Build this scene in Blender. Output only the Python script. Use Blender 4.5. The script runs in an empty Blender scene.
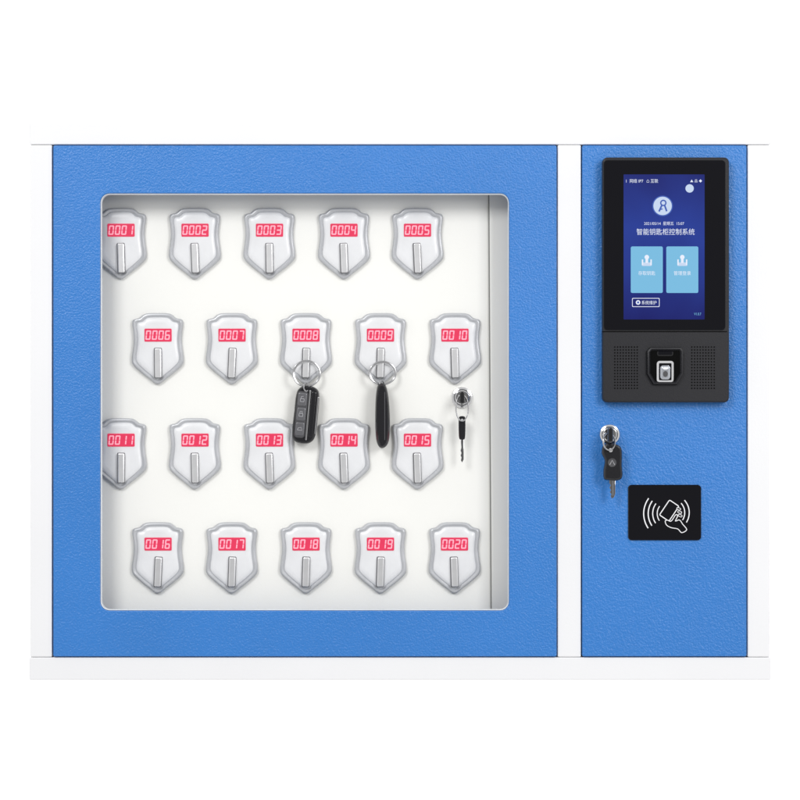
import bpy, bmesh, math, random
from mathutils import Vector
random.seed(4)
scene=bpy.context.scene
D=2600.0
scene.view_settings.view_transform='Standard'
try: scene.view_settings.look='None'
except Exception: pass
scene.view_settings.exposure=0

def lin(c):
    c=c/255.0
    return c/12.92 if c<=0.04045 else ((c+0.055)/1.055)**2.4
def rgb(r,g,b): return (lin(r),lin(g),lin(b),1)

def mat(name,col,rough=0.5,metal=0.0,bump=None,spec=0.5,emit=None,estr=1.0,var=0.0,coat=0.0,varscale=8):
    m=bpy.data.materials.new(name); m.use_nodes=True
    nt=m.node_tree; p=nt.nodes['Principled BSDF']
    p.inputs['Base Color'].default_value=col
    p.inputs['Roughness'].default_value=rough
    p.inputs['Metallic'].default_value=metal
    p.inputs['Specular IOR Level'].default_value=spec
    p.inputs['Coat Weight'].default_value=coat
    if emit:
        p.inputs['Emission Color'].default_value=emit
        p.inputs['Emission Strength'].default_value=estr
    tc=nt.nodes.new('ShaderNodeTexCoord')
    if bump:
        n=nt.nodes.new('ShaderNodeTexNoise'); n.inputs['Scale'].default_value=bump[0]; n.inputs['Detail'].default_value=3
        b=nt.nodes.new('ShaderNodeBump'); b.inputs['Strength'].default_value=bump[1]; b.inputs['Distance'].default_value=bump[2]
        nt.links.new(tc.outputs['Object'],n.inputs['Vector']); nt.links.new(n.outputs['Fac'],b.inputs['Height'])
        nt.links.new(b.outputs['Normal'],p.inputs['Normal'])
    if var:
        n=nt.nodes.new('ShaderNodeTexNoise'); n.inputs['Scale'].default_value=varscale; n.inputs['Detail'].default_value=5
        mp=nt.nodes.new('ShaderNodeMapRange'); mp.inputs[1].default_value=0.3; mp.inputs[2].default_value=0.7
        mp.inputs[3].default_value=1-var; mp.inputs[4].default_value=1+var
        hs=nt.nodes.new('ShaderNodeHueSaturation'); hs.inputs['Color'].default_value=col
        nt.links.new(tc.outputs['Object'],n.inputs['Vector']); nt.links.new(n.outputs['Fac'],mp.inputs[0])
        nt.links.new(mp.outputs[0],hs.inputs['Value']); nt.links.new(hs.outputs[0],p.inputs['Base Color'])
    return m

M={}
M['white']=mat('white_powder_coat',(0.745,0.745,0.757,1),0.5,bump=(420,0.25,0.0004),var=0.012,spec=0.3)
M['inner']=mat('white_inner_board',(0.79,0.787,0.757,1),0.5,bump=(420,0.15,0.0004),var=0.02,varscale=5)
M['blue']=mat('blue_powder_coat',rgb(48,116,189),0.30,bump=(520,0.8,0.0010),var=0.04)
M['seam']=mat('seam_grey',(0.22,0.22,0.21,1),0.6)
M['shield']=mat('silver_white_plastic',(0.70,0.705,0.72,1),0.28,var=0.05,varscale=45)
M['rim']=mat('silver_grey_rim',(0.46,0.47,0.49,1),0.3,metal=0.15,var=0.08,varscale=60)
M['groove']=mat('grey_groove',(0.46,0.47,0.49,1),0.4)
M['steel']=mat('brushed_steel',(0.74,0.74,0.75,1),0.35,metal=0.7,var=0.05,varscale=80)
M['chrome']=mat('chrome',(0.72,0.72,0.73,1),0.12,metal=1.0)
M['wire']=mat('ring_wire_steel',(0.42,0.42,0.43,1),0.18,metal=1.0)
M['slot']=mat('slot_shadow',(0.16,0.16,0.17,1),0.5)
M['ledbg']=mat('led_red_window',(0.30,0.02,0.04,1),0.3,emit=rgb(205,44,84),estr=0.8,var=0.12,varscale=90)
M['ledon']=mat('led_lit_segment',(0.4,0.2,0.23,1),0.3,emit=rgb(248,158,178),estr=0.75)
M['blackgloss']=mat('black_glass',(0.004,0.004,0.006,1),0.05,spec=0.4)
M['blackmat']=mat('black_plastic',(0.015,0.015,0.018,1),0.42,bump=(900,0.3,0.0003),spec=0.3)
M['blackkey']=mat('black_key_plastic',(0.012,0.012,0.014,1),0.2,bump=(700,0.2,0.0003),spec=0.5)
M['greykey']=mat('dark_grey_key_plastic',(0.05,0.05,0.055,1),0.5)
M['greybtn']=mat('silver_grey_button',(0.13,0.13,0.14,1),0.35,metal=0.4)
M['hole']=mat('speaker_hole',(0.002,0.002,0.002,1),0.9,spec=0.1)
M['print']=mat('white_print',(0.75,0.75,0.77,1),0.5)
M['greyprint']=mat('grey_print',(0.35,0.35,0.37,1),0.5)
M['lens']=mat('sensor_glass',(0.42,0.44,0.48,1),0.12,metal=0.5)
M['white_e']=mat('screen_white',(0,0,0,1),0.2,emit=rgb(232,238,252),estr=1)
M['lb_e']=mat('screen_light_blue',(0,0,0,1),0.2,emit=rgb(122,188,224),estr=1)
M['lb2_e']=mat('screen_pale_blue',(0,0,0,1),0.2,emit=rgb(200,216,240),estr=1)
M['mid_e']=mat('screen_mid_blue',(0,0,0,1),0.2,emit=rgb(66,96,180),estr=1)
M['gasket']=mat('pale_gasket',(0.66,0.69,0.72,1),0.4)
m=bpy.data.materials.new('screen_navy_gradient'); m.use_nodes=True; nt=m.node_tree; p=nt.nodes['Principled BSDF']
p.inputs['Base Color'].default_value=(0,0,0,1); p.inputs['Roughness'].default_value=0.08; p.inputs['Specular IOR Level'].default_value=0.3
tc=nt.nodes.new('ShaderNodeTexCoord'); sp=nt.nodes.new('ShaderNodeSeparateXYZ'); cr=nt.nodes.new('ShaderNodeValToRGB')
nt.links.new(tc.outputs['Generated'],sp.inputs[0])
nz=nt.nodes.new('ShaderNodeTexNoise'); nz.inputs['Scale'].default_value=2.2
nt.links.new(tc.outputs['Generated'],nz.inputs['Vector'])
ad=nt.nodes.new('ShaderNodeMath'); ad.operation='MULTIPLY_ADD'; ad.inputs[1].default_value=0.5
nt.links.new(nz.outputs['Fac'],ad.inputs[0]); nt.links.new(sp.outputs[2],ad.inputs[2])
mr=nt.nodes.new('ShaderNodeMapRange'); mr.inputs[1].default_value=0.2; mr.inputs[2].default_value=1.3
nt.links.new(ad.outputs[0],mr.inputs[0]); nt.links.new(mr.outputs[0],cr.inputs[0])
e=cr.color_ramp.elements; e[0].position=0; e[0].color=rgb(28,28,96); e[1].position=1; e[1].color=rgb(36,38,102)
x=cr.color_ramp.elements.new(0.55); x.color=rgb(44,64,150)
nt.links.new(cr.outputs[0],p.inputs['Emission Color']); p.inputs['Emission Strength'].default_value=1
M['navy_e']=m

# ---------- builder (units: mm; x to the right, py downward, d depth into cabinet) ------
def S(d): return 1+d/D
class B:
    def __init__(s,ref=0.0):
        s.v=[];s.f=[];s.m=[];s.mats=[];s.s=S(ref)
    def mi(s,k):
        if k not in s.mats: s.mats.append(k)
        return s.mats.index(k)
    def addv(s,x,py,d):
        s.v.append(((x-400)*s.s/1000,d/1000,(400-py)*s.s/1000)); return len(s.v)-1
    def face(s,idx,k): s.f.append(idx); s.m.append(s.mi(k))
    def poly(s,pts,d,k): s.face([s.addv(x,y,d) for x,y in pts],k)
    def loft(s,pts,prof,ks,cap=None,back=False,centre=None,half=None):
        rings=[]
        for ins,d in prof:
            if centre: q=[(centre[0]+(x-centre[0])*(1-ins/half[0]),centre[1]+(y-centre[1])*(1-ins/half[1])) for x,y in pts]
            else: q=offset(pts,ins) if ins else pts
            rings.append([s.addv(x,y,d) for x,y in q])
        n=len(pts)
        for i in range(len(rings)-1):
            k=ks[i] if isinstance(ks,(list,tuple)) else ks
            for j in range(n):
                a=rings[i];b=rings[i+1]
                s.face([a[j],a[(j+1)%n],b[(j+1)%n],b[j]],k)
        ck=cap or (ks[-1] if isinstance(ks,(list,tuple)) else ks)
        if centre:
            c=s.addv(centre[0],centre[1],prof[-1][1]); r=rings[-1]
            for j in range(n): s.face([r[j],r[(j+1)%n],c],ck)
        else: s.face(rings[-1][:],ck)
        if back: s.face(rings[0][::-1],ck)
    def slab(s,pts,d0,d1,k,b=0.6,back=True):
        s.loft(pts,[(0,d1),(0,d0+b),(b*0.3,d0+b*0.3),(b,d0)],k,back=back)
    def ring(s,outer,inner,d0,d1,k,b=0.6):
        def r(p,i,d): return [s.addv(x,y,d) for x,y in (offset(p,i) if i else p)]
        R=[r(outer,0,d1),r(outer,0,d0+b),r(outer,b*.3,d0+b*.3),r(outer,b,d0),r(inner,-b,d0),r(inner,-b*.3,d0+b*.3),r(inner,0,d0+b),r(inner,0,d1)]
        n=len(outer); R.append(R[0])
        for i in range(8):
            for j in range(n):
                s.face([R[i][j],R[i][(j+1)%n],R[i+1][(j+1)%n],R[i+1][j]],k)
    def tube(s,path,r,k,closed=True,seg=8):
        pv=[Vector(p) for p in path]; n=len(pv); rings=[]
        for i in range(n):
            a=pv[(i-1)%n] if closed or i>0 else pv[i]; c=pv[(i+1)%n] if closed or i<n-1 else pv[i]
            t=(c-a).normalized(); u=Vector((0,0,1))
            if abs(t.dot(u))>0.9: u=Vector((1,0,0))
            e1=t.cross(u).normalized(); e2=t.cross(e1)
            rings.append([s.addv(*(pv[i]+e1*math.cos(2*math.pi*q/seg)*r+e2*math.sin(2*math.pi*q/seg)*r)) for q in range(seg)])
        for i in range(n if closed else n-1):
            for q in range(seg):
                s.face([rings[i][q],rings[i][(q+1)%seg],rings[(i+1)%n][(q+1)%seg],rings[(i+1)%n][q]],k)
        if not closed:
            s.face(rings[0],k); s.face(rings[-1],k)
    def arc(s,cx,cy,r,w,a0,a1,d,k,n=20):
        A=[math.radians(a0+(a1-a0)*i/n) for i in range(n+1)]
        s.strip([(cx+(r-w/2)*math.cos(a),cy+(r-w/2)*math.sin(a)) for a in A],[(cx+(r+w/2)*math.cos(a),cy+(r+w/2)*math.sin(a)) for a in A],d,k)
    def strip(s,p,q,d,k):
        a=[s.addv(x,y,d) for x,y in p]; b=[s.addv(x,y,d) for x,y in q]
        for i in range(len(p)-1): s.face([a[i],a[i+1],b[i+1],b[i]],k)
    def line(s,pts,w,d,k,closed=False):
        n=len(pts); L=[];R=[]
        for i in range(n):
            a=Vector(pts[i-1] if (i>0 or closed) else pts[i]); c=Vector(pts[(i+1)%n] if (i<n-1 or closed) else pts[i])
            t=(c-a).normalized(); nn=Vector((-t.y,t.x))*w/2; p=Vector(pts[i]); L.append(tuple(p+nn)); R.append(tuple(p-nn))
        if closed: L.append(L[0]); R.append(R[0])
        s.strip(L,R,d,k)
    def text(s,body,cx,cy,w,h,d,k):
        cu=bpy.data.curves.new('t','FONT'); cu.body=body; cu.size=1; cu.resolution_u=3
        ob=bpy.data.objects.new('t',cu); scene.collection.objects.link(ob)
        dg=bpy.context.evaluated_depsgraph_get(); dg.update()
        me=bpy.data.meshes.new_from_object(ob.evaluated_get(dg))
        if len(me.vertices):
            xs=[v.co.x for v in me.vertices]; ys=[v.co.y for v in me.vertices]
            x0,x1,y0,y1=min(xs),max(xs),min(ys),max(ys)
            sx=w/max(1e-6,x1-x0); sy=h/max(1e-6,y1-y0)
            base=len(s.v)
            for v in me.vertices: s.addv(cx+(v.co.x-(x0+x1)/2)*sx,cy-(v.co.y-(y0+y1)/2)*sy,d)
            for f in me.polygons: s.face([base+i for i in f.vertices],k)
        bpy.data.objects.remove(ob); bpy.data.curves.remove(cu); bpy.data.meshes.remove(me)
    def obj(s,name,parent=None,smooth=35,origin=None,recalc=True):
        vs=s.v; 
        if origin is None:
            c=Vector([(min(v[i] for v in vs)+max(v[i] for v in vs))/2 for i in range(3)])
        else: c=Vector(origin)
        me=bpy.data.meshes.new(name)
        me.from_pydata([(v[0]-c.x,v[1]-c.y,v[2]-c.z) for v in vs],[],s.f)
        for k in s.mats: me.materials.append(M[k])
        for i,p in enumerate(me.polygons): p.material_index=s.m[i]; p.use_smooth=True
        if recalc:
            bm=bmesh.new(); bm.from_mesh(me); bmesh.ops.recalc_face_normals(bm,faces=bm.faces); bm.to_mesh(me); bm.free()
        me.set_sharp_from_angle(angle=math.radians(smooth))
        for p in me.polygons:
            if abs(p.normal.y)>0.999: p.use_smooth=False
        ob=bpy.data.objects.new(name,me); scene.collection.objects.link(ob)
        place(ob,c,parent); return ob
W={}
def place(ob,c,parent):
    W[ob.name]=Vector(c)
    if parent is not None:
        ob.parent=parent; ob.location=Vector(c)-W[parent.name]
    else: ob.location=c
def empty(name,c,parent=None):
    ob=bpy.data.objects.new(name,None); ob.empty_display_size=0.02; scene.collection.objects.link(ob); place(ob,c,parent); return ob
def wpos(x,py,d,ref=None):
    k=S(d if ref is None else ref); return Vector(((x-400)*k/1000,d/1000,(400-py)*k/1000))

def offset(pts,ins):
    n=len(pts); area=sum(pts[i][0]*pts[(i+1)%n][1]-pts[(i+1)%n][0]*pts[i][1] for i in range(n))
    sg=1 if area>0 else -1; out=[]
    for i in range(n):
        p0=Vector(pts[i-1]);p1=Vector(pts[i]);p2=Vector(pts[(i+1)%n])
        a=(p1-p0); b=(p2-p1)
        if a.length<1e-9: a=b
        if b.length<1e-9: b=a
        a=a.normalized(); b=b.normalized()
        na=Vector((-a.y,a.x))*sg; nb=Vector((-b.y,b.x))*sg
        m=(na+nb); m=m.normalized() if m.length>1e-6 else na
        c=max(0.4,m.dot(na)); q=p1+m*(ins/c); out.append((q.x,q.y))
    return out
def rrect(x0,y0,x1,y1,r,n=6):
    P=[]
    for cx,cy,a in ((x1-r,y0+r,-90),(x1-r,y1-r,0),(x0+r,y1-r,90),(x0+r,y0+r,180)):
        for i in range(n+1):
            t=math.radians(a+90*i/n); P.append((cx+r*math.cos(t),cy+r*math.sin(t)))
    return P
def circ(cx,cy,r,n=32,ry=None):
    ry=ry or r
    return [(cx+r*math.cos(2*math.pi*i/n),cy+ry*math.sin(2*math.pi*i/n)) for i in range(n)]
def smooth_closed(pts,sub=4):
    n=len(pts); out=[]
    for i in range(n):
        p0,p1,p2,p3=[Vector(pts[(i+j-1)%n]) for j in range(4)]
        for t in range(sub):
            u=t/sub
            q=0.5*((2*p1)+(-p0+p2)*u+(2*p0-5*p1+4*p2-p3)*u*u+(-p0+3*p1-3*p2+p3)*u**3)
            out.append((q.x,q.y))
    return out
def rot(pts,cx,cy,deg):
    a=math.radians(deg); c,s_=math.cos(a),math.sin(a)
    return [(cx+(x-cx)*c-(y-cy)*s_,cy+(x-cx)*s_+(y-cy)*c) for x,y in pts]

# ================= CABINET =================
cab=empty('key_cabinet',(0,0.08,-0.28))
cab['label']='white steel key cabinet with blue doors, window opening and touch screen'
cab['category']='key cabinet'

DEP=150
b=B()
bars=[(29,123,771,144.6),(29,657.4,771,680),(30.2,144.9,52,657.1),(557.6,144.9,581,657.1),(747.6,144.9,769.8,657.1)]
for x0,y0,x1,y1 in bars: b.slab(rrect(x0,y0,x1,y1,1.4,4),0,18,'white',1.0)
b.obj('front_frame',cab)
b=B()
def box(b,x0,y0,x1,y1,d0,d1,k): b.slab([(x0,y0),(x1,y0),(x1,y1),(x0,y1)],d0,d1,k,0.3)
box(b,31,124,36,679,18.2,DEP,'white'); box(b,764,124,769,679,18.2,DEP,'white')
box(b,36.1,124,763.9,129,18.2,DEP,'white'); box(b,36.1,674,763.9,679,18.2,DEP,'white')
box(b,31,124,769,679,DEP+.1,DEP+3,'white'); box(b,566,129.1,570,673.9,18.2,DEP-.2,'white')
b.obj('housing',cab)

# inner board
BD=36.0
b=B(BD)
b.slab([(60,150),(545,150),(545,652),(60,652)],BD,BD+3,'inner',0.5)
b.obj('key_board',cab)
b=B(BD-4)
b.slab([(489.2,150),(552,150),(552,652),(492.0,652)],BD-3.2,BD-0.15,'inner',0.8)
b.slab([(488.0,150),(489.2,150),(492.0,652),(490.8,652)],BD-2.6,BD-0.15,'seam',0.1)
b.obj('side_channel',cab)
b=B()
b.slab(rrect(60,150,552,178,1,2),26,BD-0.5,'inner',0.5)
b.obj('top_rail',cab)

# main door
b=B()
b.ring(rrect(53.4,145.6,556.6,656.4,1.6),rrect(100.5,193.5,509,610.5,9),-2,9,'blue',0.9)
door=b.obj('window_door',cab)
b=B()
b.ring(rrect(100.7,193.7,508.8,610.3,8.8),rrect(101.3,194.3,508.2,609.7,8.2),-0.9,10,'gasket',0.2)
b.obj('window_gasket',door)
# control panel door
b=B(); b.slab(rrect(582,144.6+.9,746.4,656.4,1.6),-2,16,'blue',1.2)
panel=b.obj('control_panel_door',cab)

# ---------- key holders ----------
half=[(0,0),(10,0.3),(14.5,1.8),(18.5,5),(24.2,6.6),(25.4,11),(24.4,19),(24.0,27),(24.8,36),(26,45),(25,51.5),(18,58.5),(9,65.5)]
pts=half+[(0,71.5)]+[(-x,y) for x,y in half[:0:-1]]
shield=smooth_closed(pts,4)
SEG={'0':'abcdef','1':'bc','2':'abged','3':'abgcd','4':'fgbc','5':'afgcd','6':'afgedc','7':'abc','8':'abcdefg','9':'abcdfg'}
def digit(b,ch,x,y,w,h,d,k):
    t=1.3; sl=-0.10
    L=lambda px,py:(x+px+sl*(py-h/2),y+py)
    R={'a':(0.5,0,w-.5,t),'g':(0.5,h/2-t/2,w-.5,h/2+t/2),'d':(0.5,h-t,w-.5,h),'f':(0,.5,t,h/2-.3),'b':(w-t,.5,w,h/2-.3),'e':(0,h/2+.3,t,h-.5),'c':(w-t,h/2+.3,w,h-.5)}
    for c in SEG[ch]:
        x0,y0,x1,y1=R[c]; b.poly([L(x0,y0),L(x1,y0),L(x1,y1),L(x0,y1)],d-(0.02 if c in 'agd' else 0),k)
rows=[(208,[121,195,269.5,344,417.5]),(313,[158,232,306,380.5,455]),(418,[121,195,269.5,344,417.5]),(522,[158,232,306,380.5,454.5])]
sh_me=tab_me=None
num=0
for top,cxs in rows:
    for cx in cxs:
        num+=1
        c=wpos(cx,top+36,BD,BD)
        if sh_me is None:
            b=B(BD); P=[(x+cx,y+top) for x,y in shield]
            b.loft(P,[(0,BD),(0,BD-2.6),(0.4,BD-3.8),(1.3,BD-4.9),(2.2,BD-5.1),(3.2,BD-4.5),(4.2,BD-3.7),(5.0,BD-4.4),(6.4,BD-5.3),(8.2,BD-5.7),(10.4,BD-5.9)],
                   ['rim','rim','rim','rim','rim','rim','groove','shield','shield','shield'],cap='shield',centre=(cx,top+34),half=(26,36))
            ob=b.obj('key_holder',cab,origin=c); sh_me=ob.data
        else:
            ob=bpy.data.objects.new('key_holder',sh_me); scene.collection.objects.link(ob); place(ob,c,cab)
        b=B(BD-7)
        b.slab(rrect(cx-13.6,top+15.6,cx+13.6,top+28.6,1.0,3),BD-6.6,BD-5.8,'ledbg',0.3)
        for i,ch in enumerate('%04d'%num):
            digit(b,ch,cx-12.3+i*6.4,top+17.4,5.1,9.4,BD-6.75,'ledon')
        b.obj('number_display',ob)
        c2=wpos(cx,top+50,BD-9,BD-9)
        if tab_me is None:
            b=B(BD-9)
            b.slab(rrect(cx-4.3,top+34.7,cx+3.8,top+65.4,1.2,3),BD-6.4,BD-5.8,'slot',0.3)
            b.slab(rrect(cx-3.2,top+35.4,cx+3.3,top+64.6,1.2,3),BD-10,BD-6.4,'steel',0.9)
            t=b.obj('key_tag',ob,origin=c2); tab_me=t.data
        else:
            t=bpy.data.objects.new('key_tag',tab_me); scene.collection.objects.link(t); place(t,c2,ob)
        t.rotation_euler=(0,math.radians(random.uniform(-3,3)),0)

# ---------- terminal ----------
b=B(); b.loft(rrect(601.5,158.5,727.5,402.5,5.0),[(0,-2),(0,-12),(0.5,-13.4),(1.8,-14)],'blackmat')
term=b.obj('access_terminal',panel)
b=B(-14)
F=-14.8
b.loft(rrect(603.5,160,725.5,330.5,4),[(0,-14),(0,F+.3),(0.4,F)],'blackgloss')
b.poly(rrect(623.5,174.5,704.5,319.5,0.6,2),F-.1,'navy_e')
T=F-.2
b.text('1  网络 IP7   ⌂ 互联',642,181,32,4.0,T,'white_e')
b.text('▲ 品 ◆',696,181,12,3.2,T,'white_e')
b.poly(circ(689.5,188.5,4.2,20),T,'lb2_e')
b.poly(circ(662.5,206,10.3,28),T,'mid_e'); b.poly(circ(662.5,206,9.2,28),T-.05,'lb2_e')
b.line(circ(663.2,203.0,2.6,14),1.4,T-.1,'mid_e',True)
b.line([(661.6,205.6),(658.9,211.6)],1.7,T-.11,'mid_e'); b.line([(664.6,205.6),(666.6,211.4)],1.7,T-.11,'mid_e'); b.line([(659.9,209.6),(662.6,209.0)],1.1,T-.12,'mid_e')
b.text('2021/05/14  星期五  15:07',664,223.5,40,3.6,T,'white_e')
b.text('智能钥匙柜控制系统',665.5,231.8,58,6.4,T,'white_e')
for cx in (646.7,682.2):
    b.poly(rrect(cx-16,246.5,cx+16,293,1.5,3),T,'lb_e')
    b.poly(rrect(cx-5,262.5,cx+5,266,0.8,2),T-.05,'lb2_e')
    b.poly([(cx-1.3,256.5),(cx+1.3,256.5),(cx+1.3,263),(cx-1.3,263)],T-.06,'white_e')
    b.poly(circ(cx,257.2,2.3,14),T-.08,'white_e')
    b.poly([(cx-5,259.5),(cx-3.6,259.5),(cx-3.6,265),(cx-5,265)],T-.07,'white_e'); b.poly([(cx+3.6,259.5),(cx+5,259.5),(cx+5,265),(cx+3.6,265)],T-.07,'white_e')
b.text('存取钥匙',646.7,273.2,17,4.2,T-.1,'white_e'); b.text('管理登录',682.2,273.2,17,4.2,T-.1,'white_e')
b.poly(rrect(632,298,659.5,307,1,3),T,'white_e'); b.poly(rrect(632.6,298.6,658.9,306.4,.8,3),T-.05,'navy_e')
b.poly(circ(638,302.5,2.3,16),T-.1,'white_e'); b.poly(circ(638,302.5,1.1,12),T-.15,'mid_e')
b.text('系统维护',649,302.6,15,4,T-.1,'white_e')
b.text('V1.0.7',697.5,314,7,2.6,T,'lb_e')
b.obj('touch_screen',term)
b=B(-14); b.poly([(602,331.2),(727,331.2),(727,332.2),(602,332.2)],-14.1,'hole'); b.obj('casing_seam',term)
for x0 in (615.0,692.0):
    b=B(-14)
    b.poly(rrect(x0-2,344,x0+24,391,1.5,3),-14.06,'blackmat')
    for i in range(9):
        for j in range(15): b.poly(circ(x0+i*2.8-.2,347+j*2.95,0.8,8),-14.14,'hole')
    b.obj('speaker_grille',term)
b=B(-15)
hexo=[(650,347),(681,347),(683.5,351),(683.5,374),(677,385),(653,385),(646.5,374),(646.5,351)]
b.loft(hexo,[(0,-14),(0.8,-18),(2.2,-18.6),(3.6,-16.5)],['blackgloss','blackmat','blackmat'],cap='hole')
b.loft(rrect(656.5,361,673.5,382.5,3),[(0,-16.5),(0,-18),(0.7,-18.6),(1.6,-18.0),(2.2,-17.6)],'chrome',cap='blackgloss')
b.loft(rrect(660,365.5,670,379.5,3,5),[(0,-17.7),(1,-18.6),(2.2,-18.9)],'lens')
b.loft(circ(665,368.4,2.6,20,1.3),[(0,-18.95),(.6,-19.1)],'print')
b.poly(circ(665,374,2.4,18,3.0),-19.0,'greykey')
b.loft(rrect(657,350.6,673,356,2,4),[(0,-16.6),(1,-17.3)],'blackgloss')
b.obj('fingerprint_reader',term)

# ---------- card reader ----------
b=B(-2); b.loft(rrect(628,484.8,701,540.2,3.5),[(0,-2),(0,-3.2),(0.6,-3.8)],'blackgloss')
T=-4.0
for r,w in ((12.5,0.9),(17,1.0),(21.5,1.1),(26,1.1)): b.arc(669.5,513.5,r,w,146,216,T,'print')
for r in (14,18.5): b.arc(670.5,512.5,r,1.0,-42,32,T,'print')
card=rot(rrect(660,504.8,678,516.2,1.2,3),669,510.5,-56)
b.line(card,0.95,T-.03,'print',True)
# palm below the card, thumb across its lower face, finger tips at its far edge
palm=smooth_closed([(664.6,520.8),(667.2,519.6),(670.4,520.8),(672.8,518.0),(675.0,514.6),(677.2,514.2),(677.6,516.6),(675.8,520.4),(678.2,519.4),(680.4,520.2),(682.6,523.6),(687.0,529.6),(681.4,533),(677.4,529.2),(671.2,528.0),(666.2,525.4)],3)
b.poly(palm,T-.1,'print'); b.poly(offset(palm,0.8),T-.14,'blackgloss')
for fx,fy in ((678.2,508.6),(679.2,512.0),(679.6,515.4)):
    f=rot(rrect(fx-2.0,fy-1.3,fx+2.6,fy+1.3,1.2,4),fx,fy,20); b.poly(f,T-.17,'print'); b.poly(offset(f,0.6),T-.2,'blackgloss')
b.obj('card_reader',panel)

# ---------- locks ----------
def lock(cx,cy,d,par,ref,R=10.2):
    b=B(ref)
    b.loft(circ(cx,cy,R,40),[(0,d),(0,d-2.2),(0.6,d-3.4),(2.2,d-4),(2.8,d-3.2),(3.2,d-3.2),(3.6,d-5),(4.2,d-5.4)],'chrome')
    o=b.obj('cam_lock',par)
    b=B(ref); b.poly(rrect(cx-0.9,cy-4.2,cx+0.9,cy+4.2,.6,3),d-5.6,'hole'); b.obj('keyhole',o)
    return o
lock(609.5,434.5,-2,panel,-2,10.4)
lock(462,397.5,BD,cab,BD,10.6)

def ringpath(cx,cy,rx,ry,d,tilt=0,n=40,dd=1.5):
    out=[]
    for i in range(n):
        a=2*math.pi*i/n; out.append((cx+rx*math.cos(a),cy+ry*math.sin(a),d+dd*math.cos(a+tilt)))
    return out

# ---------- keys in locks ----------
def lock_key(cx,cy,d,ref,scale,label,with_fob):
    c=wpos(cx,cy,d,ref); root=empty('key' ,c)
    root['label']=label; root['category']='key'; root['group']='keys in the locks'
    k=scale
    b=B(ref)
    b.slab(rrect(cx-1.3,cy-6*k,cx+1.3,cy+6*k,1.2,3),d-18,d-5.8,'steel',0.6)
    b.slab(rrect(cx-2.4,cy-7*k,cx+2.4,cy+7*k,1.6,3),d-24,d-12,'blackkey',1.0)
    b.obj('key_bow',root)
    t=cy+11 if with_fob else cy+19
    y0=cy-1*k if with_fob else cy-3*k; y1=t+4.5
    b=B(ref); b.tube(ringpath(cx-(1 if with_fob else 0),(y0+y1)/2,(6.0 if with_fob else 6.2),(y1-y0)/2,d-19,0.7,36,3),0.8 if with_fob else 0.65,'wire'); b.obj('key_ring',root)
    if with_fob:
        body=smooth_closed([(cx-6,t-1),(cx+3,t-2),(cx+10,t+1),(cx+11.8,t+7),(cx+11.2,t+20),(cx+11.4,t+31),(cx+7,t+35),(cx-2,t+34.6),(cx-7,t+33),(cx-7.2,t+24),(cx-5.6,t+15),(cx-8.4,t+7)],3)
        body=rot(body,cx,t,-2)
        b=B(ref); b.loft(body,[(0,d-12),(0,d-16),(0.8,d-17.4),(2.2,d-18)],'blackkey',back=True)
        b.loft(circ(cx+2,t+17,4.4,24),[(0,d-18),(0.6,d-18.6),(1.4,d-18.3)],'greykey')
        b.line([(cx-.4,t+19),(cx+2,t+14.6),(cx+4.4,t+19)],0.7,d-18.7,'greyprint')
        b.poly(circ(cx+.5,t+4.6,2.0,16),d-18.15,'steel')
        b.obj('key_head',root)
        bl=[(cx-0.6,t+33),(cx+5.4,t+33),(cx+5.4,t+48),(cx+4.2,t+51.5),(cx+2,t+53),(cx+.6,t+50.5),(cx+1.4,t+48.5),(cx-.2,t+46.5),(cx+1.0,t+44.5),(cx-.5,t+42),(cx+.9,t+39.6),(cx-.6,t+37.5)]
        b=B(ref); b.slab(bl,d-15.6,d-13.8,'wire',0.3); b.slab(rrect(cx+2.6,t+34,cx+3.4,t+50,.3,2),d-15.9,d-15.5,'slot',.1); b.obj('key_blade',root)
    else:
        body=smooth_closed([(cx-2.4,t),(cx+2.4,t),(cx+3.4,t+4),(cx+3.2,t+19),(cx+2,t+23),(cx-2,t+23),(cx-3.2,t+19),(cx-3.4,t+4)],3)
        b=B(ref); b.loft(body,[(0,d-13),(0,d-15),(0.8,d-16)],'blackkey',back=True); b.poly(circ(cx,t+3.4,1.2,12),d-16.1,'steel'); b.obj('key_head',root)
        bl=[(cx-1.5,t+22),(cx+1.7,t+22),(cx+1.7,t+43),(cx+.2,t+46),(cx-1.2,t+44),(cx-.6,t+41),(cx-1.5,t+39),(cx-.6,t+36.5),(cx-1.5,t+34),(cx-.7,t+31)]
        b=B(ref); b.slab(bl,d-15,d-13.6,'wire',0.25); b.obj('key_blade',root)
lock_key(609.5,434.5,-2,-12,1.0,'small steel key with black plastic head hanging from panel lock',True)
lock_key(462,397.5,BD,BD-14,0.85,'small thin key on ring hanging from inner board lock',False)

# ---------- hanging car keys ----------
G=BD-14
root=empty('car_key',wpos(306,372,G,G)); root['label']='black flip car key with buttons on steel ring hanging from holder'; root['category']='car key'; root['group']='car keys hanging on the board'
b=B(G); b.tube(ringpath(306.5,373.5,13.4,12.8,G+2,0.3,48,2),0.95,'wire'); b.tube(ringpath(306.5,373.9,12.6,12.2,G+3.6,0.5,48,2),0.7,'chrome')
b.tube(ringpath(306.5,387,2.6,4.2,G-2,0,20,2),0.8,'wire'); b.obj('key_ring',root)
cx,cy=306,414; tl=5
fob=rot(smooth_closed([(297.5,388.5),(306,385.5),(314.5,388),(317.6,395),(318,414),(317.2,434),(313,442),(304.5,444),(296.6,441.5),(293.6,434),(294,412),(294.4,396)],4),cx,cy,tl)
b=B(G); b.loft(fob,[(0,G+7),(0,G+1),(0.7,G-.8),(2.0,G-1.6)],'blackkey',back=True); b.obj('key_body',root)
b=B(G)
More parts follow.
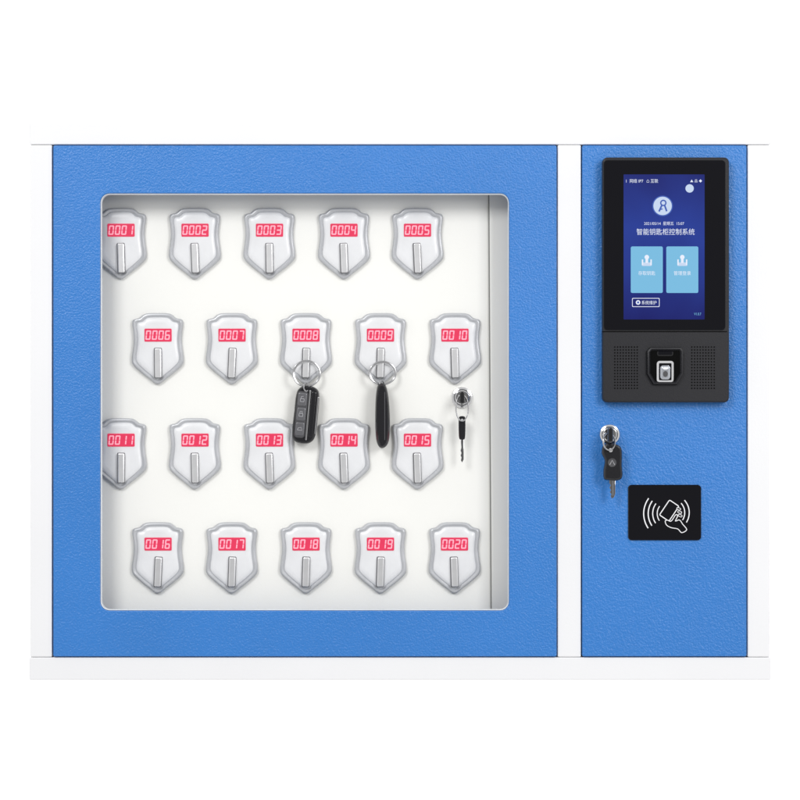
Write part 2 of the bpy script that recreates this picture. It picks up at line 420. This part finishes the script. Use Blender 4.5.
b.loft(rot(rrect(295.8,391.5,306.8,438.5,3.5),cx,cy,tl),[(0,G-1.6),(0.3,G-2.6),(1,G-3)],'greykey')
b.obj('button_panel',root)
for i in range(3):
    y=393+i*14.8
    b=B(G); b.loft(rot(rrect(296.8,y,305.8,y+13.6,1.8),cx,cy,tl),[(0,G-3),(0.4,G-3.6),(1.2,G-3.9)],'greybtn')
    if i==0: b.line(rot(rrect(299.3,y+6,303,y+9,.4,2),cx,cy,tl),0.5,G-4.0,'greyprint',True); b.line(rot([(300,y+6),(300,y+4),(302.2,y+3.6)],cx,cy,tl),0.5,G-4.03,'greyprint')
    elif i==1: b.line(rot(rrect(299.3,y+6,303,y+9,.4,2),cx,cy,tl),0.5,G-4.0,'greyprint',True); b.line(rot([(300,y+6),(300,y+4),(302.2,y+4),(302.2,y+6)],cx,cy,tl),0.5,G-4.03,'greyprint')
    else: b.line(rot([(298.8,y+8),(299.8,y+5.6),(302.4,y+5.2),(303.6,y+8),(298.8,y+8)],cx,cy,tl),0.5,G-4.0,'greyprint')
    b.obj('key_button',root)
b=B(G); b.slab(rot(rrect(309.6,391,314.8,437,2,3),cx,cy,tl),G-2.6,G-1,'blackkey',0.8)
b.slab(rot(rrect(307.6,390,309.1,440,.5,3),cx,cy,tl),G-3.3,G-1,'chrome',0.3)
b.slab(rot(rrect(316.2,396,317.5,433,.5,3),cx,cy,tl),G-1.6,G+.5,'chrome',0.2)
b.obj('folded_blade',root)

root=empty('car_key',wpos(382,372,G,G)); root['label']='slim black car key seen edge-on, hanging on steel ring'; root['category']='car key'; root['group']='car keys hanging on the board'
b=B(G); b.tube(ringpath(382.5,373,13.2,11.4,G+2,0.3,48,2),0.95,'wire'); b.tube(ringpath(382.5,373.5,12.3,10.7,G+3.6,0.6,48,2),0.7,'chrome')
b.tube(ringpath(382,385,2.4,4.0,G-2,0,20,2),0.8,'wire'); b.obj('key_ring',root)
fob=smooth_closed([(379,384),(384.5,384),(387.5,391),(389.3,405),(390,425),(388.8,441),(384.5,447.5),(379.5,447.2),(376.2,439),(375.2,420),(375.6,400),(376.8,389)],4)
b=B(G); b.loft(fob,[(0,G+8),(0,G-4),(1.0,G-7),(3.0,G-9)],'blackkey',back=True); b.obj('key_body',root)
b=B(G); b.slab(rrect(384.4,392,385.2,440,.3,2),G-9.2,G-8,'greykey',0.1); b.obj('shell_seam',root)

# ---------- backdrop ----------
m=bpy.data.materials.new('glowing_white_backdrop'); m.use_nodes=True; p=m.node_tree.nodes['Principled BSDF']
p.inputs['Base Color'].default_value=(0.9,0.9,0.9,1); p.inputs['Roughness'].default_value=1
p.inputs['Emission Color'].default_value=(1,1,1,1); p.inputs['Emission Strength'].default_value=0.9  # glow put into the sheet's material so it renders pure white, unlit
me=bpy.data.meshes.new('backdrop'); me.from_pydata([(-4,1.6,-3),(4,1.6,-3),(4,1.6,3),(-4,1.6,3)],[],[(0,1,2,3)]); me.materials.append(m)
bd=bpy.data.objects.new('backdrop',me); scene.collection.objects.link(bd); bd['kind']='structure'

# ---------- world & lights ----------
w=bpy.data.worlds.new('World'); scene.world=w; w.use_nodes=True; nt=w.node_tree; bg=nt.nodes['Background']
tc=nt.nodes.new('ShaderNodeTexCoord'); sp=nt.nodes.new('ShaderNodeSeparateXYZ'); mr=nt.nodes.new('ShaderNodeMapRange'); cr=nt.nodes.new('ShaderNodeValToRGB')
nt.links.new(tc.outputs['Generated'],sp.inputs[0]); nt.links.new(sp.outputs[1],mr.inputs[0]); mr.inputs[1].default_value=-1; mr.inputs[2].default_value=1
nt.links.new(mr.outputs[0],cr.inputs[0]); nt.links.new(cr.outputs[0],bg.inputs[0]); bg.inputs[1].default_value=1.0
e=cr.color_ramp.elements; e[0].position=0.0; e[0].color=(.20,.20,.20,1); e[1].position=1; e[1].color=(1,1,1,1)
for pos,v in ((0.03,.30),(0.1,.68),(0.25,.84)):
    x=e.new(pos); x.color=(v,v,v*1.0,1)
def area(name,loc,target,size,power):
    l=bpy.data.lights.new(name,'AREA'); l.shape='RECTANGLE'; l.size=size[0]; l.size_y=size[1]; l.energy=power
    o=bpy.data.objects.new(name,l); scene.collection.objects.link(o); o.location=loc
    o.rotation_euler=(Vector(target)-Vector(loc)).to_track_quat('-Z','Y').to_euler(); return o
area('softbox',(-1.2,-2.6,1.5),(0,0,0),(1.0,1.0),42)
area('softbox',(1.4,-2.2,0.8),(0.1,0,0),(0.8,1.1),31)

cam=bpy.data.cameras.new('Camera'); co=bpy.data.objects.new('Camera',cam); scene.collection.objects.link(co)
co.location=(0,-D/1000,0); co.rotation_euler=(math.radians(90),0,0); cam.sensor_width=36; cam.lens=36*D/800; cam.clip_end=50; cam.clip_start=0.05
scene.camera=co
